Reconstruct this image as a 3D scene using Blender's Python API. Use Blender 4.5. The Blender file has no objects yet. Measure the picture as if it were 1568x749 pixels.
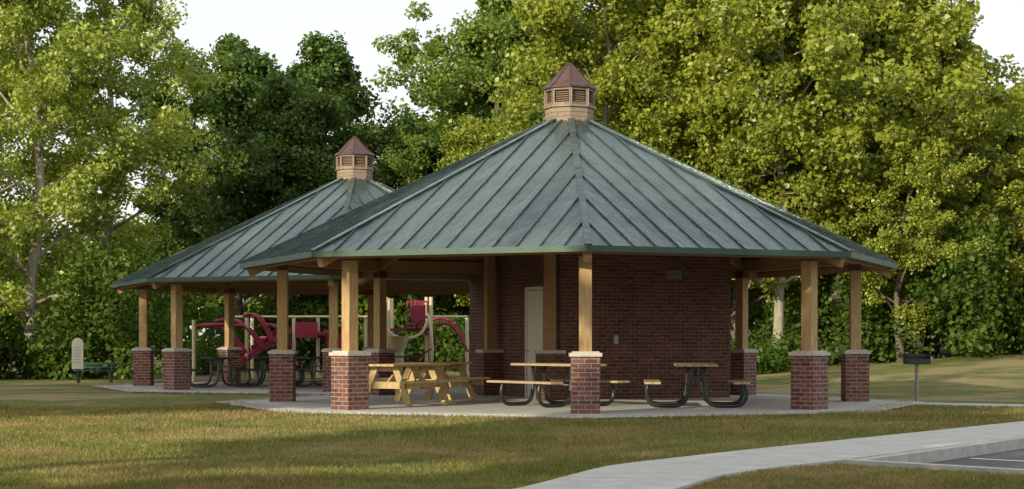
import bpy, math, random
import numpy as np
from mathutils import Vector, Matrix
random.seed(3)
S=bpy.context.scene
S.view_settings.view_transform='Standard'
try: S.view_settings.look='None'
except: pass
S.view_settings.exposure=0
COL=S.collection

# ------------------------------------------------------------------ materials
def newmat(name):
    m=bpy.data.materials.new(name); m.use_nodes=True
    nt=m.node_tree; nt.nodes.clear()
    o=nt.nodes.new('ShaderNodeOutputMaterial'); p=nt.nodes.new('ShaderNodeBsdfPrincipled')
    nt.links.new(p.outputs[0],o.inputs[0])
    return m,nt,p,o
def N(nt,t,**k):
    n=nt.nodes.new(t)
    for a,b in k.items(): setattr(n,a,b)
    return n
def coords(nt,kind='Object',scale=(1,1,1)):
    tc=N(nt,'ShaderNodeTexCoord'); mp=N(nt,'ShaderNodeMapping')
    mp.inputs['Scale'].default_value=scale
    nt.links.new(tc.outputs[kind],mp.inputs[0]); return mp.outputs[0]
def noise(nt,vec,scale,detail=5,rough=.6):
    n=N(nt,'ShaderNodeTexNoise'); n.inputs['Scale'].default_value=scale
    n.inputs['Detail'].default_value=detail; n.inputs['Roughness'].default_value=rough
    nt.links.new(vec,n.inputs['Vector']); return n.outputs['Fac']
def ramp(nt,fac,stops):
    r=N(nt,'ShaderNodeValToRGB'); e=r.color_ramp.elements
    while len(e)<len(stops): e.new(.5)
    for i,(p,c) in enumerate(stops):
        e[i].position=p; e[i].color=(c[0],c[1],c[2],1)
    nt.links.new(fac,r.inputs[0]); return r.outputs[0]
def mixc(nt,fac,a,b,mode='MIX'):
    m=N(nt,'ShaderNodeMix',data_type='RGBA',blend_type=mode)
    for s,v in ((0,fac),(6,a),(7,b)):
        if isinstance(v,(int,float)): m.inputs[s].default_value=v
        elif isinstance(v,tuple): m.inputs[s].default_value=(*v,1) if len(v)==3 else v
        else: nt.links.new(v,m.inputs[s])
    return m.outputs[2]
def bump(nt,p,h,strength=.3,dist=.01):
    b=N(nt,'ShaderNodeBump'); b.inputs['Strength'].default_value=strength; b.inputs['Distance'].default_value=dist
    nt.links.new(h,b.inputs['Height']); nt.links.new(b.outputs[0],p.inputs['Normal'])

def simple(name,c1,c2,scale=8,rough=.7,metal=0,bs=.2,sc=(1,1,1),kind='Object'):
    m,nt,p,o=newmat(name); v=coords(nt,kind,sc)
    f=noise(nt,v,scale)
    nt.links.new(ramp(nt,f,[(.3,c1),(.7,c2)]),p.inputs['Base Color'])
    p.inputs['Roughness'].default_value=rough; p.inputs['Metallic'].default_value=metal
    bump(nt,p,f,bs,.01); return m

def brick(name,c1,c2,mort):
    m,nt,p,o=newmat(name); v=coords(nt,'UV')
    b=N(nt,'ShaderNodeTexBrick'); b.inputs['Scale'].default_value=1
    b.inputs['Brick Width'].default_value=.215; b.inputs['Row Height'].default_value=.076
    b.inputs['Mortar Size'].default_value=.006; b.inputs['Mortar Smooth'].default_value=.2
    b.inputs['Color1'].default_value=(*c1,1); b.inputs['Color2'].default_value=(*c2,1); b.inputs['Mortar'].default_value=(*mort,1)
    b.inputs['Bias'].default_value=-.1
    nt.links.new(v,b.inputs['Vector'])
    n=noise(nt,v,14,4); n2=noise(nt,v,1.6,3)
    c=mixc(nt,1.0,b.outputs['Color'],ramp(nt,n,[(.3,(.65,.65,.65)),(.7,(1.25,1.2,1.2))]),'MULTIPLY')
    c=mixc(nt,1.0,c,ramp(nt,n2,[(.3,(.8,.8,.8)),(.7,(1.15,1.15,1.15))]),'MULTIPLY')
    nt.links.new(c,p.inputs['Base Color']); p.inputs['Roughness'].default_value=.85
    inv=N(nt,'ShaderNodeMath',operation='SUBTRACT'); inv.inputs[0].default_value=1; nt.links.new(b.outputs['Fac'],inv.inputs[1])
    bump(nt,p,inv.outputs[0],.6,.008); return m

M={}
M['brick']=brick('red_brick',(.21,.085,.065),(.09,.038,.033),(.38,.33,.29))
M['wallbrick']=brick('wall_brick',(.15,.055,.038),(.06,.025,.02),(.22,.17,.14))  # darker copy of the red brick, shade under the roof put into its colour
M['cap']=simple('limestone_cap',(.42,.39,.34),(.56,.53,.47),9,.85)
M['post']=simple('timber_post',(.32,.20,.085),(.52,.355,.17),5,.75,sc=(6,6,.7))
M['beam']=simple('timber_beam',(.26,.15,.07),(.40,.245,.12),5,.75,sc=(3,3,3))
def plank(name,c1,c2,w):
    m,nt,p,o=newmat(name); v=coords(nt,'UV')
    b=N(nt,'ShaderNodeTexBrick'); b.inputs['Scale'].default_value=1
    b.inputs['Brick Width'].default_value=2.4; b.inputs['Row Height'].default_value=w
    b.inputs['Mortar Size'].default_value=.005
    b.inputs['Color1'].default_value=(*c1,1); b.inputs['Color2'].default_value=(*c2,1); b.inputs['Mortar'].default_value=(.05,.03,.02,1)
    nt.links.new(v,b.inputs['Vector'])
    c=mixc(nt,1.0,b.outputs['Color'],ramp(nt,noise(nt,v,5,4),[(.3,(.75,.75,.75)),(.7,(1.15,1.13,1.1))]),'MULTIPLY')
    nt.links.new(c,p.inputs['Base Color'])
    p.inputs['Roughness'].default_value=.7; return m
M['soffit']=plank('wood_soffit',(.30,.165,.08),(.40,.23,.11),.14)
M['cedar']=plank('cedar_boards',(.22,.16,.115),(.31,.235,.175),.09)
M['copper']=simple('weathered_copper',(.075,.045,.045),(.14,.08,.072),6,.5,.4)
M['concrete']=simple('concrete',(.37,.36,.325),(.50,.485,.44),3,.9)
M['kerb']=simple('kerb_concrete',(.32,.31,.28),(.48,.46,.42),5,.9)
M['asphalt']=simple('asphalt',(.055,.055,.055),(.10,.10,.098),60,.9,bs=.5)
M['paint']=simple('white_paint',(.55,.55,.53),(.8,.8,.78),20,.6)
M['black']=simple('black_tube',(.012,.013,.013),(.022,.024,.023),8,.3)
M['door']=simple('painted_door',(.64,.61,.50),(.70,.67,.56),3,.5)
M['greenmetal']=simple('green_trim',(.022,.055,.042),(.032,.072,.056),6,.4,.2)
M['tablewood']=simple('treated_pine',(.36,.25,.11),(.52,.38,.19),4,.7,sc=(3,3,3))
M['tabletop']=simple('table_planks',(.30,.23,.13),(.44,.34,.2),4,.7,sc=(3,3,3))
M['maroon']=simple('maroon_plastic',(.20,.014,.035),(.26,.022,.05),3,.5)
M['beige']=simple('beige_steel',(.52,.46,.28),(.60,.54,.34),3,.45)
M['grey']=simple('galvanised_steel',(.25,.25,.24),(.33,.33,.32),8,.5,.5)
M['signface']=simple('sign_face',(.50,.48,.38),(.58,.56,.46),3,.6)
M['stone']=simple('gravel_stone',(.25,.23,.2),(.5,.47,.42),9,.9)
M['vent']=simple('vent_metal',(.10,.09,.085),(.14,.13,.12),6,.6)
M['bark']=simple('bark',(.08,.065,.05),(.18,.155,.12),5,.95,sc=(4,4,1),bs=.8)
M['palebark']=simple('pale_bark',(.20,.175,.13),(.40,.36,.28),3,.9,sc=(2,2,1),bs=.6)
M['mulch']=simple('mulch',(.10,.06,.035),(.2,.13,.08),20,.95)

# green standing seam metal
m,nt,p,o=newmat('green_seam_metal'); v=coords(nt,'UV',(1,.35,1))
at=N(nt,'ShaderNodeAttribute',attribute_name='lv')
n=noise(nt,v,3.0,5,.6); n2=noise(nt,coords(nt,'UV',(2.2,.8,1)),1.0,4,.55)
c=ramp(nt,n,[(.25,(.055,.088,.080)),(.75,(.088,.124,.116))])
c=mixc(nt,1.0,c,ramp(nt,at.outputs['Fac'],[(0,(.82,.83,.83)),(1,(1.2,1.19,1.19))]),'MULTIPLY')  # random tone per panel, uneven sheen painted into the colour
c=mixc(nt,1.0,c,ramp(nt,n2,[(.3,(.8,.82,.84)),(.7,(1.2,1.18,1.15))]),'MULTIPLY')
nt.links.new(c,p.inputs['Base Color']); p.inputs['Metallic'].default_value=.4
r=ramp(nt,n2,[(.35,(.16,.16,.16)),(.65,(.42,.42,.42))]); nt.links.new(r,p.inputs['Roughness'])
bump(nt,p,n2,.9,.10); M['roof']=m

# leaves
def leafmat(name,dark,light,trans=.35,gl=.05,straw=False):
    m,nt,p,o=newmat(name); nt.nodes.remove(p)
    at=N(nt,'ShaderNodeAttribute',attribute_name='lv')
    oi=N(nt,'ShaderNodeObjectInfo')
    c=ramp(nt,at.outputs['Fac'],[(0,dark),(1,light)])
    if straw:
        a=noise(nt,coords(nt,'Object'),.35,6,.65)
        f=ramp(nt,a,[(.45,(0,0,0)),(.58,(.9,.9,.9))])
        c=mixc(nt,f,c,ramp(nt,at.outputs['Fac'],[(0,(.20,.155,.075)),(1,(.44,.345,.18))]))
        a2=noise(nt,coords(nt,'Object'),1.7,4,.6)
        c=mixc(nt,1.0,c,ramp(nt,a2,[(.3,(.72,.75,.72)),(.7,(1.25,1.22,1.15))]),'MULTIPLY')
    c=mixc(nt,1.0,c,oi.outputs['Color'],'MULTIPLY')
    df=N(nt,'ShaderNodeBsdfDiffuse'); nt.links.new(c,df.inputs[0])
    t=N(nt,'ShaderNodeBsdfTranslucent'); ct=mixc(nt,1.0,c,(1.3,1.35,.6),'MULTIPLY'); nt.links.new(ct,t.inputs[0])
    ms=N(nt,'ShaderNodeMixShader'); ms.inputs[0].default_value=trans
    nt.links.new(df.outputs[0],ms.inputs[1]); nt.links.new(t.outputs[0],ms.inputs[2])
    if gl<=0: nt.links.new(ms.outputs[0],o.inputs[0]); return m
    g=N(nt,'ShaderNodeBsdfGlossy'); g.inputs['Roughness'].default_value=.45; g.inputs[0].default_value=(.9,.9,.75,1)
    m2=N(nt,'ShaderNodeMixShader'); m2.inputs[0].default_value=gl
    nt.links.new(ms.outputs[0],m2.inputs[1]); nt.links.new(g.outputs[0],m2.inputs[2]); nt.links.new(m2.outputs[0],o.inputs[0])
    return m
M['leaf']=leafmat('leaves',(.085,.13,.022),(.21,.265,.055),.35,.045)
M['shrubleaf']=leafmat('shrub_leaves',(.085,.13,.022),(.20,.26,.055),.3,.015)
M['grassblade']=leafmat('grass_blades',(.125,.14,.04),(.34,.31,.13),.25,.0,True)

# ground
m,nt,p,o=newmat('lawn'); v=coords(nt,'Object')
a=noise(nt,v,.35,6,.65); b=noise(nt,v,2.2,5,.7); c3=noise(nt,v,30,4,.7)
g=ramp(nt,b,[(.3,(.10,.125,.034)),(.55,(.15,.165,.05)),(.8,(.24,.22,.09))])
s=ramp(nt,c3,[(.3,(.20,.155,.08)),(.7,(.40,.32,.18))])
f=ramp(nt,a,[(.45,(0,0,0)),(.58,(.9,.9,.9))])
c=mixc(nt,f,g,s); c=mixc(nt,1.0,c,ramp(nt,c3,[(.25,(.7,.7,.7)),(.75,(1.3,1.3,1.3))]),'MULTIPLY')
nt.links.new(c,p.inputs['Base Color']); p.inputs['Roughness'].default_value=.95; p.inputs['Specular IOR Level'].default_value=.1
bump(nt,p,c3,.9,.05); M['lawn']=m

# ------------------------------------------------------------------ mesh builder
class MB:
    def __init__(s): s.v=[];s.f=[];s.uv=[];s.mi=[];s.mats=[];s.lv=[]
    def mat(s,k):
        if k not in s.mats: s.mats.append(k)
        return s.mats.index(k)
    def face(s,pts,uvs,mat,lv=.5):
        i=len(s.v); s.v+= [tuple(q) for q in pts]; s.f.append(list(range(i,i+len(pts)))); s.uv+=list(uvs); s.mi.append(s.mat(mat)); s.lv.append(lv)
    def quad(s,a,b,c,d,mat,lv=.5,off=(0,0)):
        a,b,c,d=map(Vector,(a,b,c,d)); w=(b-a).length; h=(d-a).length
        s.face([a,b,c,d],[(off[0],off[1]),(off[0]+w,off[1]),(off[0]+w,off[1]+h),(off[0],off[1]+h)],mat,lv)
    def beam(s,p0,p1,w,h,mat,up=(0,0,1),lv=.5):
        p0=Vector(p0);p1=Vector(p1); d=(p1-p0); L=d.length
        if L<1e-5:return
        d/=L; up=Vector(up)
        if abs(d.dot(up))>.98: up=Vector((0,1,0)) if abs(d.y)<.9 else Vector((1,0,0))
        x=d.cross(up).normalized(); y=x.cross(d).normalized()
        c=[(-w/2,-h/2),(w/2,-h/2),(w/2,h/2),(-w/2,h/2)]
        A=[p0+x*a+y*b for a,b in c];B=[p1+x*a+y*b for a,b in c]
        o=random.random()*3
        for i in range(4):
            j=(i+1)%4; s.quad(A[i],B[i],B[j],A[j],mat,lv,(o,o))
        s.quad(A[0],A[1],A[2],A[3],mat,lv); s.quad(B[3],B[2],B[1],B[0],mat,lv)
    def box(s,cx,cy,z0,z1,sx,sy,rot,mat):
        ca,sa=math.cos(rot),math.sin(rot)
        P=[(cx+a*ca-b*sa,cy+a*sa+b*ca) for a,b in ((-sx/2,-sy/2),(sx/2,-sy/2),(sx/2,sy/2),(-sx/2,sy/2))]
        s.prism(P,z0,z1,mat)
    def prism(s,P,z0,z1,mat,bottom=True,ztop=None):
        n=len(P); u=0
        for i in range(n):
            a=P[i];b=P[(i+1)%n]; L=math.hypot(b[0]-a[0],b[1]-a[1])
            s.face([(a[0],a[1],z0),(b[0],b[1],z0),(b[0],b[1],z1),(a[0],a[1],z1)],[(u,z0),(u+L,z0),(u+L,z1),(u,z1)],mat); u+=L
        s.face([(q[0],q[1],z1) for q in P],[(q[0],q[1]) for q in P],mat)
        if bottom: s.face([(q[0],q[1],z0) for q in P][::-1],[(q[0],q[1]) for q in P],mat)
    def tube(s,pts,r,mat,n=8,smooth=0):
        pts=[Vector(q) for q in pts]
        if smooth:
            out=[]
            for i in range(len(pts)-1):
                p0=pts[max(i-1,0)];p1=pts[i];p2=pts[i+1];p3=pts[min(i+2,len(pts)-1)]
                for k in range(smooth):
                    t=k/smooth
                    out.append(.5*((2*p1)+(p2-p0)*t+(2*p0-5*p1+4*p2-p3)*t*t+(3*p1-p0-3*p2+p3)*t**3))
            out.append(pts[-1]); pts=out
        rs=r if isinstance(r,(list,tuple)) else [r]*len(pts)
        if len(rs)!=len(pts): rs=list(np.interp(np.linspace(0,1,len(pts)),np.linspace(0,1,len(rs)),rs))
        rings=[]; prev=None
        for i,q in enumerate(pts):
            d=(pts[min(i+1,len(pts)-1)]-pts[max(i-1,0)]).normalized()
            if prev is None:
                prev=d.orthogonal().normalized()
            x=(prev-d*prev.dot(d)).normalized(); y=d.cross(x); prev=x
            i0=len(s.v)
            for k in range(n):
                a=2*math.pi*k/n; s.v.append(tuple(q+(x*math.cos(a)+y*math.sin(a))*rs[i]))
            rings.append(i0)
        mi=s.mat(mat)
        for i in range(len(rings)-1):
            for k in range(n):
                k2=(k+1)%n
                s.f.append([rings[i]+k,rings[i]+k2,rings[i+1]+k2,rings[i+1]+k]); s.mi.append(mi); s.lv.append(.5)
                s.uv+=[(k*.1,i*.1)]*4
        for rg,fl in ((rings[0],1),(rings[-1],0)):
            l=[rg+k for k in range(n)]
            s.f.append(l[::-1] if fl else l); s.mi.append(mi); s.lv.append(.5); s.uv+=[(0,0)]*n
    def build(s,name,parent=None,bevel=0,smooth=False):
        me=bpy.data.meshes.new(name); me.from_pydata(s.v,[],s.f)
        uvl=me.uv_layers.new(name='UVMap'); uvl.data.foreach_set('uv',np.array(s.uv,dtype=np.float32).ravel())
        for k in s.mats: me.materials.append(M[k])
        me.polygons.foreach_set('material_index',s.mi)
        at=me.attributes.new('lv','FLOAT','FACE'); at.data.foreach_set('value',s.lv)
        if smooth: me.polygons.foreach_set('use_smooth',[True]*len(s.f))
        me.update()
        ob=bpy.data.objects.new(name,me); COL.objects.link(ob)
        if parent: ob.parent=parent
        if bevel:
            b=ob.modifiers.new('bevel','BEVEL'); b.width=bevel; b.segments=2; b.limit_method='ANGLE'
        return ob
def empty(name,loc=(0,0,0),rz=0):
    e=bpy.data.objects.new(name,None); e.location=loc; e.rotation_euler=(0,0,rz); COL.objects.link(e); return e

def quads_mesh(name,V,lv,mat,parent=None,k=4):
    n=V.shape[0]; me=bpy.data.meshes.new(name)
    me.vertices.add(n*k); me.vertices.foreach_set('co',V.astype(np.float32).ravel())
    me.loops.add(n*k); me.loops.foreach_set('vertex_index',np.arange(n*k,dtype=np.int32))
    me.polygons.add(n); me.polygons.foreach_set('loop_start',np.arange(0,n*k,k,dtype=np.int32))
    try: me.polygons.foreach_set('loop_total',np.full(n,k,dtype=np.int32))
    except Exception: pass
    at=me.attributes.new('lv','FLOAT','FACE'); at.data.foreach_set('value',lv.astype(np.float32))
    me.materials.append(mat); me.update(calc_edges=True)
    return me
def leaves(rng,C,cr,npc,ls,flat=.75,tone=None,up=.6):
    n=len(C); cr=np.broadcast_to(cr,(n,))
    c=np.repeat(C,npc,0); r=np.repeat(cr,npc)
    off=rng.normal(size=(n*npc,3)); rad=rng.random(n*npc)**.45
    off/= np.linalg.norm(off,axis=1)[:,None]; off*=(rad*r*1.25)[:,None]; off[:,2]*=flat
    p=c+off
    nr=rng.normal(size=p.shape); nr[:,2]+=up; nr+=off*.6/np.maximum(r,.1)[:,None]; nr/=np.linalg.norm(nr,axis=1)[:,None]
    t=np.cross(nr,rng.normal(size=p.shape)); t/=np.linalg.norm(t,axis=1)[:,None]; b=np.cross(nr,t)
    L=(ls*rng.uniform(.6,1.3,len(p)))[:,None]
    V=np.stack([p-t*L*.5,p+b*L*.34,p+t*L*.5,p-b*L*.34],1)
    tn=rng.random(n) if tone is None else tone
    lv=np.clip(np.repeat(tn,npc)*.55+rng.random(len(p))*.5,0,1)
    return V,lv

def terrain(x,y):
    x=np.asarray(x,float);y=np.asarray(y,float)
    t=np.clip((y-36)/24,0,1); t=t*t*(3-2*t)
    r=np.clip(x-6,0,22); h=-.03+t*r*.072
    t2=np.clip((y-62)/60,0,1); h=h+t2*1.2
    return h
# ------------------------------------------------------------------ trees
def make_tree_meshes(key,seed,H,cb,R,nlimb,npc,ls,cr,bark,trunk_r,shape=1.0,nsec=5,rise=.5,multi=False):
    rng=np.random.default_rng(seed); rd=random.Random(seed)
    mb=MB(); C=[];CR=[]
    tp=[];x=y=0
    for i in range(11):
        t=i/10; tp.append(Vector((x,y,H*.96*t))); x+=rng.normal()*.012*H*(.4+t); y+=rng.normal()*.012*H*(.4+t)
    rr=[trunk_r*(1.25 if i==0 else 1)*(1-.92*(i/10)**.9) for i in range(11)]
    mb.tube(tp,rr,bark,9,smooth=2)
    def env(z):
        t=min(max((z-cb)/(H-cb),0.02),1)
        return R*max(.12,math.sin(math.pi*min(t**(.62*shape)*.93+.07,1)))**.8
    for i in range(nlimb):
        q=(i+.5)/nlimb; z=cb*.75+(H*.93-cb*.75)*q
        k=z/(H*.96)*10; i0=min(int(k),9); base=tp[i0].lerp(tp[i0+1],k-i0)
        az=i*2.39996+rd.uniform(-.4,.4); el=math.radians(rd.uniform(12,35)+rise*35*q+ (10 if q<.2 else 0))
        L=env(z+.12*H*q)*rd.uniform(.7,1.25)
        d=Vector((math.cos(az),math.sin(az),0))
        pts=[base.copy()]; cur=base.copy(); e=el
        for s in range(5):
            cur=cur+(d*math.cos(e)+Vector((0,0,math.sin(e))))*L/5/max(math.cos(el),.5)
            cur+=Vector((rng.normal(),rng.normal(),rng.normal()*.6))*L*.03
            e+=rd.uniform(-.18,.16); pts.append(cur.copy())
        r0=max(.02,trunk_r*(1-.85*q)*.42)
        mb.tube(pts,[r0,r0*.75,r0*.5,r0*.35,r0*.22,.012],bark,6)
        for t in (3,4,5):
            C.append(pts[t]); CR.append(cr*rd.uniform(.7,1.1))
        for s in range(nsec):
            t=rd.uniform(.25,1)*5; i1=min(int(t),4); b0=pts[i1].lerp(pts[i1+1],t-i1)
            dd=(d*rd.uniform(.1,1)+Vector((rng.normal()*.8,rng.normal()*.8,rng.uniform(-.25,.8)))).normalized()
            l2=L*rd.uniform(.25,.5); m1=b0+dd*l2*.5+Vector((0,0,rng.normal()*.05*L)); m2=b0+dd*l2
            mb.tube([b0,m1,m2],[r0*.3,r0*.2,.008],bark,5)
            C.append(m2); CR.append(cr*rd.uniform(.65,1.15)); C.append(m1+Vector(rng.normal(size=3)*.2)); CR.append(cr*rd.uniform(.5,.9))
    C.append(tp[-1]);CR.append(cr)
    C=np.array([tuple(c) for c in C]); CR=np.array(CR)
    V,lv=leaves(rng,C,CR,npc,ls)
    lm=quads_mesh(key+'_leaves',V,lv,M['leaf'])
    tmp=mb.build('tmp',smooth=True); tm=tmp.data; bpy.data.objects.remove(tmp); tm.name=key+'_wood'
    return tm,lm
T={}
T['poplar']=make_tree_meshes('poplar',11,18,2.0,3.8,30,88,.165,.50,'palebark',.26,1.0,7,.8)
T['poplar2']=make_tree_meshes('poplar2',12,17,1.5,3.6,30,88,.165,.50,'palebark',.24,1.0,7,.9)
T['maple']=make_tree_meshes('maple',21,14,3.0,5.2,28,140,.21,.64,'bark',.3,.9,6,.5)
T['maple2']=make_tree_meshes('maple2',22,15,2.4,4.8,28,135,.21,.64,'bark',.28,1.0,6,.6)
T['oak']=make_tree_meshes('oak',31,16,2.5,5.6,32,140,.21,.66,'bark',.32,.85,6,.4)
T['birch']=make_tree_meshes('birch',41,17,3,3.8,32,115,.185,.55,'palebark',.2,1.0,6,.9)
T['tall']=make_tree_meshes('tall',51,20.5,8.5,3.6,24,75,.36,.85,'bark',.35,.8,5,.5)  # high-crowned kind for the unseen shade row, low sun passes under it
def place(kind,name,x,y,s=1,rz=0,col=(1,1,1),sz=None):
    e=empty(name,(x,y,float(terrain(x,y))-.05),rz); e.scale=(s,s,sz or s)
    for k,me in zip(('trunk','foliage'),T[kind]):
        o=bpy.data.objects.new(k,me); COL.objects.link(o); o.parent=e; o.color=(*col,1)
    return e
def PX(px,d): return (px-784)*d/2600
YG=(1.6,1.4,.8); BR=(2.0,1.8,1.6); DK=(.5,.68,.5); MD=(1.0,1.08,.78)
L=[
('poplar','poplar_tree',-60,58,1.0,.3,BR),('poplar2','poplar_tree',50,57,1.02,1.1,BR),('poplar','poplar_tree',165,61,.98,2.2,BR),
('poplar2','poplar_tree',-10,72,1.0,4.0,MD),
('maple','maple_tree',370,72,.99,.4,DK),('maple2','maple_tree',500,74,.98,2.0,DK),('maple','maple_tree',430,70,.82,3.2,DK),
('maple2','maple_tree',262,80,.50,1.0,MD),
('oak','oak_tree',745,78,1.10,.5,MD),('maple2','maple_tree',655,72,.70,4.4,MD),('maple','maple_tree',770,68,.70,1.4,YG),
('oak','oak_tree',850,82,1.12,2.5,MD),
('birch','birch_tree',950,63,1.05,.2,YG),('birch','birch_tree',1030,66,1.1,2.2,YG),('oak','oak_tree',1130,66,1.05,1.2,YG),
('birch','birch_tree',1190,60,1.05,4.2,YG),('maple2','maple_tree',1280,62,1.12,.9,YG),('oak','oak_tree',1350,67,1.05,3.2,YG),
('maple','maple_tree',1425,63,.92,5.2,YG),('maple2','maple_tree',1555,66,.60,1.9,YG),('maple','maple_tree',1640,60,.60,2.9,YG),
('maple','maple_tree',1010,76,1.0,2.6,MD),('oak','oak_tree',1240,78,1.05,5.5,MD),('maple2','maple_tree',1380,59,.55,5.2,YG),
('maple2','maple_tree',1090,72,.8,3.0,MD),
]
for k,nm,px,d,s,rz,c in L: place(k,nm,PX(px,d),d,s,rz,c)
az=Vector((-.62,-.78)).normalized(); pe=Vector((-az.y,az.x))
for i,(p_,s_) in enumerate(((-39,8),(-34,9),(-29.3,7.5),(-25.0,8.5),(-13.8,8),(-9.5,9),(-5,8))):  # unseen trees, added out of frame to shade the shelters
    q=pe*p_+az*s_; place('tall','oak_tree',q.x,q.y,1.0,i*1.3,MD)
for i,(p_,s_) in enumerate(((-21,15),(-16,16.5),(-11,15.5),(-6.5,14),(-2,12))):  # lower unseen trees, added to keep the near lawn in shade
    q=pe*p_+az*s_; place('maple','maple_tree',q.x,q.y,.68,i*1.7,MD)

def mass(name,n,fx,fy,fh,cr,npc,ls,col,seed,mat='leaf'):
    r=np.random.default_rng(seed)
    X=fx(r,n); Y=fy(r,X); Z=terrain(X,Y)+fh(X,r)*r.random(n)**.8
    V,lv=leaves(r,np.stack([X,Y,Z],1),cr*r.uniform(.6,1.4,n),npc,ls)
    me=quads_mesh(name,V,lv,M[mat]); o=bpy.data.objects.new(name,me); o.color=(*col,1); COL.objects.link(o)
def front(X):
    a=np.interp(X,[-30,-12,-11,3,8,30],[53,54,67,67,58,58])
    return a+1.6*np.sin(X*.7)+1.1*np.sin(X*1.9+1)
mass('undergrowth',2100,lambda r,n:r.uniform(-30,30,n),lambda r,X:front(X)+r.random(len(X))**1.3*6,lambda X,r:np.maximum(.5,1.5+1.3*np.sin(X*.45+1)+1.1*np.sin(X*1.3)+r.random(len(X))),.6,75,.2,(.44,.56,.40),7,'shrubleaf')
mass('distant_trees',2300,lambda r,n:r.uniform(-50,50,n),lambda r,X:95+r.random(len(X))*8,lambda X,r:7.0+1.6*np.sin(X*.3)+1.2*np.sin(X*.83+2),1.2,50,.5,(.9,1.0,.7),8,'shrubleaf')

# ------------------------------------------------------------------ ground
lotA=Vector((3.35,17.1)); d1=Vector((3.15,4.4)).normalized(); d2=Vector((1.4,-1.4)).normalized()
lot=[tuple(lotA),tuple(lotA+d2*14),tuple(lotA+d2*14+d1*30),tuple(lotA+d1*30)]
def inpoly(x,y,P):
    ins=np.zeros(x.shape,bool); j=len(P)-1
    for i in range(len(P)):
        xi,yi=P[i];xj,yj=P[j]
        c=((yi>y)!=(yj>y))&(x<(xj-xi)*(y-yi)/(yj-yi+1e-12)+xi); ins^=c; j=i
    return ins
far_e=[(.03-1.5,11.3),(.03,13.8),(.93,16.5),(2.49,18.7),(4.15,20.9),(5.9,23.2),(7.71,25.6),(9.6,28.1),(13,32.6),(20,42)]
near_e=[(.4,11.3),(1.31,13.8),(1.87,15.3),(2.6,16.35),(3.33,17.2),(4.9,19.35),(6.5,21.55),(8.4,24.2),(11.9,29),(19,38.8)]
path=far_e+near_e[::-1]
def axis(a,b,st,far):
    c=list(np.arange(a,b+1e-6,st)); o=st; l=[a];
    while l[-1]>-far: o*=1.35; l.append(l[-1]-o)
    h=[b]; o=st
    while h[-1]<far: o*=1.35; h.append(h[-1]+o)
    return np.array(l[:0:-1]+c+h[1:])
gx=axis(-14,16,.4,700); gy=axis(8,60,.4,700)
GX,GY=np.meshgrid(gx,gy); GZ=terrain(GX,GY)+.015*np.sin(GX*1.1+GY*.7)*np.sin(GY*.9)-.01
slabm=(np.hypot(GX-1.154,GY-34.1)<6.9)|(np.hypot(GX+4.29,GY-46.3)<6.9)
GZ=np.where(slabm,-.06,GZ)
GZ=np.where(inpoly(GX,GY,lot),-.25,GZ); GZ=np.where(inpoly(GX,GY,path)&~inpoly(GX,GY,lot),-.05,GZ)
me=bpy.data.meshes.new('ground'); ny,nx=GX.shape
idx=np.arange(nx*ny).reshape(ny,nx)
me.from_pydata(np.stack([GX.ravel(),GY.ravel(),GZ.ravel()],1).tolist(),[],np.stack([idx[:-1,:-1],idx[:-1,1:],idx[1:,1:],idx[1:,:-1]],-1).reshape(-1,4).tolist())
me.polygons.foreach_set('use_smooth',[True]*len(me.polygons)); me.materials.append(M['lawn'])
g=bpy.data.objects.new('ground',me); COL.objects.link(g)

def resample(P,n):
    P=np.array(P); s=np.r_[0,np.cumsum(np.hypot(*np.diff(P,axis=0).T))]
    t=np.linspace(0,s[-1],n); return np.stack([np.interp(t,s,P[:,0]),np.interp(t,s,P[:,1])],1)
nb=9; sub=4
def smoothpoly(P,n):
    q=resample(P,n*3)
    for _ in range(6): q[1:-1]=(q[:-2]+2*q[1:-1]+q[2:])/4
    return resample(q,n)
fe=smoothpoly(far_e,nb*2*sub+1); ne=smoothpoly(near_e,nb*2*sub+1)
mb=MB()
for b in range(nb*2):
    i0=b*sub;i1=i0+sub
    F=fe[i0:i1+1].copy();Nn=ne[i0:i1+1].copy()
    def shrink(A):
        A[0]+= (A[1]-A[0])/np.linalg.norm(A[1]-A[0])*.008; A[-1]-=(A[-1]-A[-2])/np.linalg.norm(A[-1]-A[-2])*.008
    shrink(F);shrink(Nn)
    mb.prism([tuple(q) for q in Nn]+[tuple(q) for q in F[::-1]],-.2,0.0,'concrete')
mb.build('footpath',bevel=.008)
mb=MB()
mb.beam((lotA.x+.02,lotA.y-.02,-.12),(lotA.x+d2.x*14,lotA.y+d2.y*14,-.12),.15,.27,'kerb')
n1=Vector((d1.y,-d1.x))
q0=lotA+n1*.10+d1*.1
mb.beam((q0.x,q0.y,-.125),(q0.x+d1.x*30,q0.y+d1.y*30,-.125),.14,.265,'kerb')
mb.build('kerb',bevel=.02)
mb=MB(); mb.face([(a,b,-.12) for a,b in lot],[(a,b) for a,b in lot],'asphalt'); mb.build('parking_lot')
mb=MB()
for kk in (2.7,5.4,8.1,10.8):
    a=lotA+d1*kk+n1*.3; b=a+d2*4.8; w=d1*.05
    mb.face([(a.x-w.x,a.y-w.y,-.115),(b.x-w.x,b.y-w.y,-.115),(b.x+w.x,b.y+w.y,-.115),(a.x+w.x,a.y+w.y,-.115)],[(0,0)]*4,'paint')
mb.build('parking_line')
mb=MB()
for k in range(9):
    x0=7.35+k*1.2; x1=x0+1.19
    f=lambda x:33.6-(x-7.35)*.62
    mb.prism([(x0,f(x0)-.7),(x1,f(x1)-.7),(x1,f(x1)+.5),(x0,f(x0)+.5)],-.15,-.005,'concrete')
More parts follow.
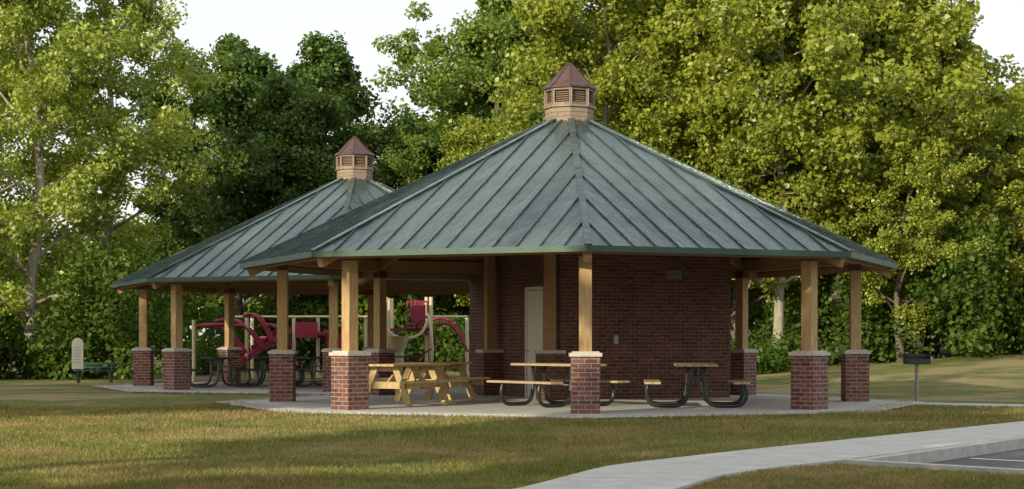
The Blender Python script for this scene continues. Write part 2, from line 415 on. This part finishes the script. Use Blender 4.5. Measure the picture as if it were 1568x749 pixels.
mb.build('shelter_path',bevel=.006)

# ------------------------------------------------------------------ shelters
ZA,ZE,RE,RP=5.81,2.75,6.6,5.75
T8=math.tan(math.radians(22.5)); AP=RE*math.cos(math.radians(22.5)); KS=(ZA-ZE)/AP
def octv(R,rot,k): 
    a=math.radians(-90+45*k)+rot; return (R*math.cos(a),R*math.sin(a))
def zroof(x,y,rot):
    m=max(x*math.cos(math.radians(-67.5+45*k)+rot)+y*math.sin(math.radians(-67.5+45*k)+rot) for k in range(8))
    return ZA-KS*m
def shelter(cx,cy,rot,skip=()):
    E=empty('picnic_shelter',(cx,cy,0)); rd=random.Random(int(cx*10))
    mb=MB(); mb.prism([octv(6.6,rot,k) for k in range(8)],-.15,0,'concrete'); mb.build('slab',E,.01)
    mb=MB(); so=MB(); rib=MB()
    for k in range(8):
        a=math.radians(-67.5+45*k)+rot; n=Vector((math.cos(a),math.sin(a),0)); t=Vector((-n.y,n.x,0))
        def P(u,d,dz=0): return n*d+t*u+Vector((0,0,ZA-KS*d+dz))
        W=AP*T8; nP=12
        for i in range(nP):
            u0=-W+2*W*i/nP;u1=-W+2*W*(i+1)/nP; lv=rd.random()
            e0=max(abs(u0)/T8,.3);e1=max(abs(u1)/T8,.3)
            pts=[P(u0,AP),P(u1,AP),P(u1,e1,rd.uniform(0,.006)),P(u0,e0)]; uv=[(u0+k*7,AP),(u1+k*7,AP),(u1+k*7,e1),(u0+k*7,e0)]
            q=[];qu=[]
            for aa,bb in zip(pts,uv):
                if not q or (aa-q[-1]).length>1e-4: q.append(aa);qu.append(bb)
            if (q[0]-q[-1]).length<1e-4:q.pop();qu.pop()
            mb.face(q,qu,'roof',lv)
            if i>0:
                rib.beam(P(u0,AP+.01,.012),P(u0,e0+.03,.012),.02,.035,'roof',up=(0,0,1),lv=.4)
        rib.beam(P(-W,AP+.01,.025),P(0,.02,.025)+Vector((0,0,0)) ,.12,.03,'roof',lv=.5)
        th=.09
        so.face([P(W,AP-.02,-th),P(-W,AP-.02,-th),P(0,0,-th)],[(W,AP),(-W,AP),(0,0)],'soffit')
        A=P(-W,AP);B=P(W,AP); ex=n*.012
        rib.face([A+ex+Vector((0,0,-.09)),B+ex+Vector((0,0,-.09)),B+ex+Vector((0,0,.012)),A+ex+Vector((0,0,.012))],[(0,0),(5,0),(5,.1),(0,.1)],'greenmetal')
        rib.face([A+Vector((0,0,-.09)),B+Vector((0,0,-.09)),B-n*.12+Vector((0,0,-.07)),A-n*.12+Vector((0,0,-.07))][::-1],[(0,0)]*4,'greenmetal')
        C1=P(-W*.965,AP*.965,-th-.07);C2=P(W*.965,AP*.965,-th-.07); rib.beam(C1,C2,.05,.12,'beam')
    mb.build('roof_panels',E); rib.build('roof_seams',E); so.build('ceiling',E)
    b1=MB();b2=MB();b3=MB();b4=MB();b5=MB()
    for k in range(8):
        x,y=octv(RP,rot,k)
        z=zroof(x,y,rot)-.16
        x2,y2=octv(RP,rot,k+1)
        b4.beam((x,y,z-.10),(x2,y2,z-.10),.13,.26,'beam')
        f1=1.12
        b4.beam((x*f1,y*f1,zroof(x*f1,y*f1,rot)-.23),(x*.06,y*.06,zroof(x*.06,y*.06,rot)-.25),.14,.22,'beam')
        if k in skip: continue
        ra={0:0,1:math.radians(45)}[k%2]+rot
        s=.47
        b1.box(x,y,-.02,.95,s,s,ra,'brick')
        b2.box(x,y,.95,1.01,.53,.53,ra,'cap'); b2.box(x,y,1.01,1.035,.44,.44,ra,'cap')
        b3.box(x,y,1.035,z-.1,.205,.205,ra,'post')
        b5.box(x,y,z-.36,z-.2,.225,.225,ra,'maroonplate')
    b1.build('brick_pier',E,.006); b2.build('pier_cap',E,.01); b3.build('post',E,.01); b4.build('beams',E,.006); b5.build('post_bracket',E)
    c=MB(); r=rot
    def oct(R,z): return [Vector((*octv(R,r,k),z)) for k in range(8)]
    def band(R0,z0,R1,z1,mat):
        A=oct(R0,z0);B=oct(R1,z1)
        for k in range(8):
            j=(k+1)%8; c.quad(A[k],A[j],B[j],B[k],mat,.5,(k*1.7,z0))
    band(.485,5.42,.485,5.86,'cedar'); band(.485,5.86,.52,5.865,'cedar'); band(.52,5.865,.52,5.90,'cedar'); band(.52,5.90,.44,5.905,'cedar')
    band(.43,5.9,.43,6.28,'darkcav')
    for k in range(8):
        A=Vector((*octv(.48,r,k),0));B=Vector((*octv(.48,r,k+1),0)); dd=(B-A).normalized()
        c.beam(A+Vector((0,0,5.9)),A+Vector((0,0,6.26)),.06,.06,'cedar')
        c.beam(A+Vector((0,0,5.93)),B+Vector((0,0,5.93)),.04,.05,'cedar')
        c.beam(A+Vector((0,0,6.23)),B+Vector((0,0,6.23)),.04,.06,'cedar')
        nn=Vector((dd.y,-dd.x,0))
        for s in range(6):
            z=5.975+s*.042
            p0=A+dd*.05-nn*.02;p1=B-dd*.05-nn*.02
            c.face([p0+nn*.02+Vector((0,0,z)),p1+nn*.02+Vector((0,0,z)),p1-nn*.02+Vector((0,0,z+.035)),p0-nn*.02+Vector((0,0,z+.035))],[(0,0),(.3,0),(.3,.04),(0,.04)],'cedar')
    prof=[(.545,6.245),(.55,6.275),(.42,6.37),(.27,6.53),(.13,6.68),(.02,6.78)]
    band(.43,6.25,.545,6.245,'copper')
    for (r0,z0),(r1,z1) in zip(prof,prof[1:]): band(r0,z0,r1,z1,'copper')
    for k in range(8):
        for (r0,z0),(r1,z1) in zip(prof[1:],prof[2:]):
            c.beam((*octv(r0,r,k),z0+.008),(*octv(r1,r,k),z1+.008),.025,.02,'copper')
    c.build('cupola',E)
    return E
M['maroonplate']=simple('post_bracket_paint',(.10,.03,.03),(.14,.04,.035),6,.5)
M['darkcav']=simple('dark_interior',(.02,.015,.01),(.03,.025,.02),6,.9)
E1=shelter(1.154,34.1,math.radians(.7),skip=(4,))
E2=shelter(-4.29,46.3,math.radians(.3))
rg=np.random.default_rng(9)
def gravel(cx,cy,rot,n):
    k=rg.integers(0,8,n);u=rg.random(n); w=rg.random(n)
    P=np.array([octv(1,rot,i) for i in range(9)])
    R=6.62+w*.5; p=(P[k]*(1-u)[:,None]+P[k+1]*u[:,None])*R[:,None]
    s=rg.uniform(.015,.04,n)
    o=np.array([(1,0,0),(0,1,0),(-1,0,0),(0,-1,0),(0,0,.8),(0,0,-.8)])
    F=[(0,1,4),(1,2,4),(2,3,4),(3,0,4),(1,0,5),(2,1,5),(3,2,5),(0,3,5)]
    j=rg.uniform(.6,1.3,(n,6,1)); a=rg.random(n)*6.28
    V=o[None]*j*s[:,None,None]; ca,sa=np.cos(a)[:,None],np.sin(a)[:,None]
    X=V[...,0]*ca-V[...,1]*sa;Y=V[...,0]*sa+V[...,1]*ca
    V=np.stack([X+p[:,:1],Y+p[:,1:],V[...,2]-.02],-1)
    tri=V[:,np.array(F)].reshape(-1,3,3)
    me=quads_mesh('gravel_border',tri,np.zeros(len(tri)),M['stone'],k=3)
    ob=bpy.data.objects.new('gravel_border',me); ob.location=(cx,cy,0); COL.objects.link(ob)
gravel(1.154,34.1,0,9000); gravel(-4.29,46.3,0,6000)

B=MB(); P0=Vector((1.0,35.0)); u=Vector((.924,.383)); w=Vector((-.383,.924))
corn=[P0,P0+u*4.0,P0+u*4.0+w*5.2,P0+w*5.2]
cen=Vector((1.154,34.1)); off=0
for i in range(4):
    a=corn[i];b=corn[(i+1)%4]; n=14; Lw=(b-a).length
    for k in range(n):
        p=a.lerp(b,k/n);q=a.lerp(b,(k+1)/n)
        zp=zroof(p.x-cen.x,p.y-cen.y,math.radians(.7))-.06; zq=zroof(q.x-cen.x,q.y-cen.y,math.radians(.7))-.06
        u0=off+Lw*k/n;u1=off+Lw*(k+1)/n
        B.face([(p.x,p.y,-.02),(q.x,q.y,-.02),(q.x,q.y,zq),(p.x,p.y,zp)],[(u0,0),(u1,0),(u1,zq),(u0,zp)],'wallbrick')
    off+=Lw
EB=empty('brick_storage_building'); B.build('walls',EB)
D=MB(); nw=Vector((-u.x,-u.y))
def wallp(t,z,o=0): q=P0+w*t+nw*o; return (q.x,q.y,z)
D.beam(wallp(1.23,0,.02),wallp(1.23,2.28,.02),.05,.86,'door',up=(w.x,w.y,0))
for t in (.78,1.68): D.beam(wallp(t,0,.03),wallp(t,2.33,.03),.09,.06,'door',up=(w.x,w.y,0))
D.beam(wallp(.75,2.33,.03),wallp(1.71,2.33,.03),.09,.07,'door')
D.tube([wallp(1.55,1.0,.05),wallp(1.55,1.0,.11),wallp(1.45,1.0,.11)],.012,'grey')
D.build('door',EB)
V=MB(); nf=Vector((u.y,-u.x))
def fp(t,z,o=0): q=P0+u*t+nf*o; return (q.x,q.y,z)
V.beam(fp(2.42,2.62,.015),fp(2.82,2.62,.015),.04,.2,'vent')
for k in range(5): V.beam(fp(2.45,2.55+k*.035,.04),fp(2.79,2.55+k*.035,.04),.02,.012,'grey')
V.beam(fp(1.25,1.15,.02),fp(1.25,1.33,.02),.1,.05,'grey',up=(nf.x,nf.y,0))
V.build('wall_vent',EB)
for (x,y) in ((-.50,38.0),(.78,34.95)):
    mb=MB()
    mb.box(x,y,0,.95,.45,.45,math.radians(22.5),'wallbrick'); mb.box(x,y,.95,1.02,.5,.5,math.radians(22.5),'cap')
    z=zroof(x-cen.x,y-cen.y,0)-.1
    mb.box(x,y,1.02,z,.19,.19,math.radians(22.5),'beam'); mb.build('inner_pier',EB,.006)

# ------------------------------------------------------------------ furniture
def tube_table(x,y,rz,Lg=1.9,top='tabletop',fr='black'):
    E=empty('picnic_table',(x,y,0),rz); w1=MB();f=MB()
    for i in range(5): w1.beam((-.30+i*.15,-Lg/2,.77),(-.30+i*.15,Lg/2,.77),.142,.04,top)
    for s in (-1,1):
        for i in range(2): w1.beam((s*(.72+i*.15),-Lg/2,.455),(s*(.72+i*.15),Lg/2,.455),.142,.04,top)
    for yy in (-.55,.55):
        for s in (-1,1):
            pts=[(.86,.43),(.90,.3),(.88,.15),(.80,.06),(.66,.035),(.45,.035),(.28,.06),(.19,.15),(.15,.32),(.13,.55),(.15,.73)]
            f.tube([(s*a,yy,b) for a,b in pts],.036,fr,8,smooth=3)
            f.beam((s*.64,yy,.43),(s*.95,yy,.43),.05,.012,fr)
        f.beam((-.36,yy,.742),(.36,yy,.742),.05,.016,fr)
        f.beam((-.13,yy,.55),(.13,yy,.55),.03,.03,fr)
        f.tube([(0,yy,.73),(0,0,.35)],.014,fr,6)
    f.tube([(-.15,-.55,.4),(-.15,.55,.4)],.02,fr,6);f.tube([(.15,-.55,.4),(.15,.55,.4)],.02,fr,6)
    w1.build('planks',E,.006); f.build('frame',E,smooth=True)
def wood_table(x,y,rz,Lg=1.85):
    E=empty('wooden_picnic_table',(x,y,0),rz); w1=MB();f=MB()
    for i in range(5): w1.beam((-.30+i*.15,-Lg/2,.76),(-.30+i*.15,Lg/2,.76),.14,.04,'tablewood')
    for s in (-1,1):
        for i in range(2): w1.beam((s*(.58+i*.15),-Lg/2,.45),(s*(.58+i*.15),Lg/2,.45),.14,.04,'tablewood')
    for yy in (-Lg/2+.25,Lg/2-.25):
        for s in (-1,1): f.beam((s*.22,yy,.74),(s*.55,yy,.0),.045,.13,'tablewood')
        f.beam((-.74,yy+.048,.385),(.74,yy+.048,.385),.045,.13,'tablewood'); f.beam((-.34,yy+.048,.69),(.34,yy+.048,.69),.045,.09,'tablewood')
        sg=1 if yy<0 else -1
        f.beam((0,yy+sg*.1,.42),(0,yy+sg*.5,.72),.045,.09,'tablewood')
    w1.build('planks',E,.006); f.build('a_frame',E,.006)
tube_table(3.38,31.3,math.radians(-4))
tube_table(.85,31.6,math.radians(38))
wood_table(-2.0,32.2,math.radians(-32))
wood_table(-1.55,34.4,math.radians(-28),1.7)
M['dktop']=simple('dark_coated_mesh',(.03,.035,.033),(.05,.055,.05),9,.5)
M['greytube']=simple('satin_grey_tube',(.07,.075,.07),(.12,.125,.12),8,.35,.4)
for x,y,a in ((-7.7,44.8,20),(-6.6,46.0,12),(-5.3,45.2,25),(-3.4,47.8,80)): tube_table(x,y,math.radians(a),1.8,'dktop','greytube')
E=empty('park_grill',(PX(1404,35),35,-.03)); g=MB()
g.tube([(0,0,-.1),(0,0,.78)],.035,'grey'); 
for s in (-1,1): g.beam((s*.24,-.17,.87),(s*.24,.17,.87),.012,.22,'black')
g.beam((-.24,.17,.87),(.24,.17,.87),.012,.22,'black'); g.beam((-.24,-.17,.82),(.24,-.17,.82),.012,.11,'black'); g.beam((0,-.17,.765),(0,.17,.765),.48,.012,'black')
for i in range(12): g.tube([(-.22+i*.04,-.22,.93),(-.22+i*.04,.16,.93)],.006,'black',5)
g.tube([(-.22,-.22,.93),(.22,-.22,.93)],.008,'black',5); g.tube([(.24,-.1,.93),(.34,-.1,.93),(.34,.05,.93)],.01,'black',5)
g.build('firebox',E)
E=empty('park_sign',(PX(119,50),50,-.03)); s=MB()
s.tube([(0,.04,0),(0,.04,1.2)],.04,'black')
pr=[(-.17,.42),(.17,.42)]+[(.17*math.cos(a),1.17+.17*math.sin(a)) for a in np.linspace(0,math.pi,9)]
s.face([(a,-.02,b) for a,b in pr],[(0,0)]*len(pr),'signface'); s.face([(a,.02,b) for a,b in pr][::-1],[(0,0)]*len(pr),'signface')
for i in range(len(pr)):
    a=pr[i];b=pr[(i+1)%len(pr)]; s.face([(a[0],.02,a[1]),(b[0],.02,b[1]),(b[0],-.02,b[1]),(a[0],-.02,a[1])],[(0,0)]*4,'grey')
for k in range(6): s.beam((-.1,-.023,.62+k*.085),(.1-.03*(k%2),-.023,.62+k*.085),.004,.012,'vent')
s.build('panel',E)
E=empty('park_bench',(PX(145,51),51,-.03),.1); s=MB()
for i in range(3): s.beam((-.6,-.15+i*.12,.36),(.6,-.15+i*.12,.36),.1,.03,'greenmetal')
for i in range(2): s.beam((-.6,.2+.02*i,.46+i*.10),(.6,.2+.02*i,.46+i*.10),.03,.07,'greenmetal')
for x in (-.48,.48): s.tube([(x,-.2,0),(x,-.18,.34),(x,.16,.36),(x,.24,.6)],.022,'greenmetal'); s.tube([(x,.2,0),(x,.12,.36)],.022,'greenmetal')
s.build('bench_frame',E)

# playground
E=empty('playground_structure',(0,0,-.03)); g=MB(); d=55.
def pp(px,py,dd=0): D=d+dd; return (PX(px,D),D,1.23+(523-py)*D/2600)
def post(px,top,dd=0,r=.06,mat='beige'):
    a=pp(px,top,dd); g.tube([(a[0],a[1],0),a],r,mat)
for px,top,dd in ((297,490,-4),(378,487,-2),(386,487,1),(450,487,-1),(487,487,1.5),(595,457,-1),(660,455,-1),(600,457,1.3),(653,455,1.3),(715,487,0),(535,487,0),(560,487,1.4)): post(px,top,dd)
for a,b,dd in ((360,595,-1),(378,595,1.2),(640,716,-1),(640,716,.6)): g.tube([pp(a,485,dd),pp(b,485,dd)],.035,'beige')
for px in range(372,590,14): g.tube([pp(px,486,-1),pp(px,486,1.2)],.02,'beige',5)
def deck(p0,p1,py): 
    a=pp(p0,py,-1);b=pp(p1,py,-1); g.box((a[0]+b[0])/2,55.2,a[2]-.08,a[2],b[0]-a[0],2.4,0,'maroon')
deck(595,660,503); deck(450,490,510)
for dd in (-1.02,1.35):
    for q in range(6):
        a=pp(624+q*6,500,dd); g.tube([(a[0],a[1],1.65),(a[0],a[1],2.5)],.022,'maroon',6)
    a=pp(622,500,dd);b=pp(657,500,dd)
    for z in (1.65,2.5): g.tube([(a[0],a[1],z),(b[0],b[1],z)],.03,'maroon',6)
    a=pp(452,500,dd);b=pp(486,500,dd); g.beam((a[0],a[1],1.6),(b[0],b[1],1.6),.05,.5,'maroon')
a=pp(630,500,-1.04);b=pp(652,500,-1.04); g.beam((a[0],a[1],2.1),(b[0],b[1],2.1),.04,.6,'maroon')
a=pp(500,520,-.5);b=pp(530,520,-.5); g.beam((a[0],a[1],1.15),(b[0],b[1],1.15),.05,.7,'maroon')
def slide(pts,wd=.27):
    for i in range(len(pts)-1):
        a=Vector(pts[i]);b=Vector(pts[i+1]); g.beam(a,b,.54,.05,'maroon')
        t=(b-a); s=Vector((-t.y,t.x,0)).normalized()*wd
        for q in (-1,1): g.beam(a+s*q+Vector((0,0,.09)),b+s*q+Vector((0,0,.09)),.04,.18,'maroon')
slide([pp(450,508,-.6),pp(432,512,-.9),pp(412,530,-1.3),pp(392,538,-1.6),pp(372,552,-2),pp(355,572,-2.2),pp(340,576,-2.3)])
slide([pp(488,512,.6),pp(503,520,.4),pp(520,545,.2),pp(540,572,0),pp(552,576,0)])
for x0,x1,y0,dd in ((303,372,500,-3),(330,400,492,-2.4),(372,415,484,-1.8),(662,716,490,.4),(668,716,498,-.6),(388,452,520,.5),(395,450,500,-1)):
    a=pp(x0,y0,dd);b=pp(x1,y0+40,dd); pts=[]
    for k in range(9):
        t=k/8; pts.append((a[0]+(b[0]-a[0])*t,a[1],a[2]+.15*math.sin(t*math.pi)+(b[2]-a[2])*t**2.2))
    g.tube(pts,.045,'maroon'); g.tube([(q[0],q[1]+.7,q[2]) for q in pts],.045,'maroon')
    for q in pts[::2]: g.tube([q,(q[0],q[1]+.7,q[2])],.025,'maroon',5)
g.tube([pp(300,500,-3.5),pp(335,498,-3.3),pp(372,500,-3)],.06,'maroon')
a=pp(610,505,-1.5); g.tube([(a[0],a[1],0),(a[0],a[1],.9),(a[0],a[1],1.1),(a[0],a[1],1.4)],[.18,.18,.26,.38],'beige',14)
g.tube([pp(592,455,-1.4),pp(592,495,-1.4),pp(600,512,-1.5),pp(625,518,-1.6),pp(645,510,-1.4),pp(655,490,-1.2)],.045,'beige',8,smooth=4)
g.tube([pp(655,480,-1.3),pp(662,520,-1.8),pp(660,560,-2),pp(640,572,-2)],.03,'beige',8,smooth=4)
pts=[]
for k in range(40):
    t=k/39; an=t*11; pts.append((a[0]+.9+.35*math.cos(an),a[1]+.3+.35*math.sin(an),.1+1.9*t))
g.tube(pts,.03,'maroon',6)
g.build('play_equipment',E,smooth=False)
mb=MB(); mb.prism([(-11,50.5),(0,50.5),(1,60),(-12,60)],-.06,.0,'mulch'); mb.build('mulch_bed')
# ------------------------------------------------------------------ grass blades
r=np.random.default_rng(77); n=300000
dep=13+ (r.random(n)**1.6)*20; half=dep*.32+.6; x=r.uniform(-1,1,n)*half; y=dep
k=~inpoly(x,y,path)&~inpoly(x,y,lot)&(np.hypot(x-1.154,y-34.1)>6.75)
k&=~((np.abs((y-(33.5-(x-7.35)*.62)))<.7)&(x>7))
x=x[k];y=y[k];n=len(x)
z=terrain(x,y)+.015*np.sin(x*1.1+y*.7)*np.sin(y*.9)-.012
patch=.5+.5*np.sin(x*.9+1.3*np.sin(y*.5))*np.sin(y*.8+1.1*np.sin(x*.7))
h=r.uniform(.02,.055,n)*(.6+.6*patch)*(1+.03*(y-13)); wd=r.uniform(.003,.007,n)*(1+.05*(y-13)); a=r.random(n)*6.28; l=r.normal(size=(n,2))*h[:,None]*.5
b0=np.stack([x-np.cos(a)*wd,y-np.sin(a)*wd,z],1);b1=np.stack([x+np.cos(a)*wd,y+np.sin(a)*wd,z],1);t=np.stack([x+l[:,0],y+l[:,1],z+h],1)
lv=np.clip(r.random(n)**1.6*.9+(1-patch)*.25-.1,0,1)
me=quads_mesh('grass',np.stack([b0,b1,t],1),lv,M['grassblade'],k=3); o=bpy.data.objects.new('grass',me); COL.objects.link(o)

# ------------------------------------------------------------------ light
el=math.radians(19)
ts=Vector((az.x*math.cos(el),az.y*math.cos(el),math.sin(el)))
sl=bpy.data.lights.new('sun','SUN'); sl.energy=5.0; sl.angle=math.radians(.5); sl.color=(1,.89,.65)
so=bpy.data.objects.new('sun',sl); so.rotation_euler=ts.to_track_quat('Z','Y').to_euler(); COL.objects.link(so)
W=bpy.data.worlds.new('World'); S.world=W; W.use_nodes=True; nt=W.node_tree; nt.nodes.clear()
o=nt.nodes.new('ShaderNodeOutputWorld'); b=nt.nodes.new('ShaderNodeBackground'); s=nt.nodes.new('ShaderNodeTexSky')
s.sky_type='NISHITA'; s.sun_disc=False; s.sun_elevation=el; s.sun_rotation=math.atan2(az.x,az.y); s.dust_density=2.5; s.air_density=1.2
mx=mixc(nt,.6,s.outputs[0],(9.0,9.1,9.2)); nt.links.new(mx,b.inputs[0]); b.inputs[1].default_value=.15; nt.links.new(b.outputs[0],o.inputs[0])
cd=bpy.data.cameras.new('camera'); cd.sensor_width=36; cd.lens=36*2600/1568; cd.shift_y=148.5/1568; cd.clip_end=3000; cd.clip_start=.1
c=bpy.data.objects.new('camera',cd); c.location=(0,0,1.2); c.rotation_euler=(math.radians(90),0,0); COL.objects.link(c); S.camera=c
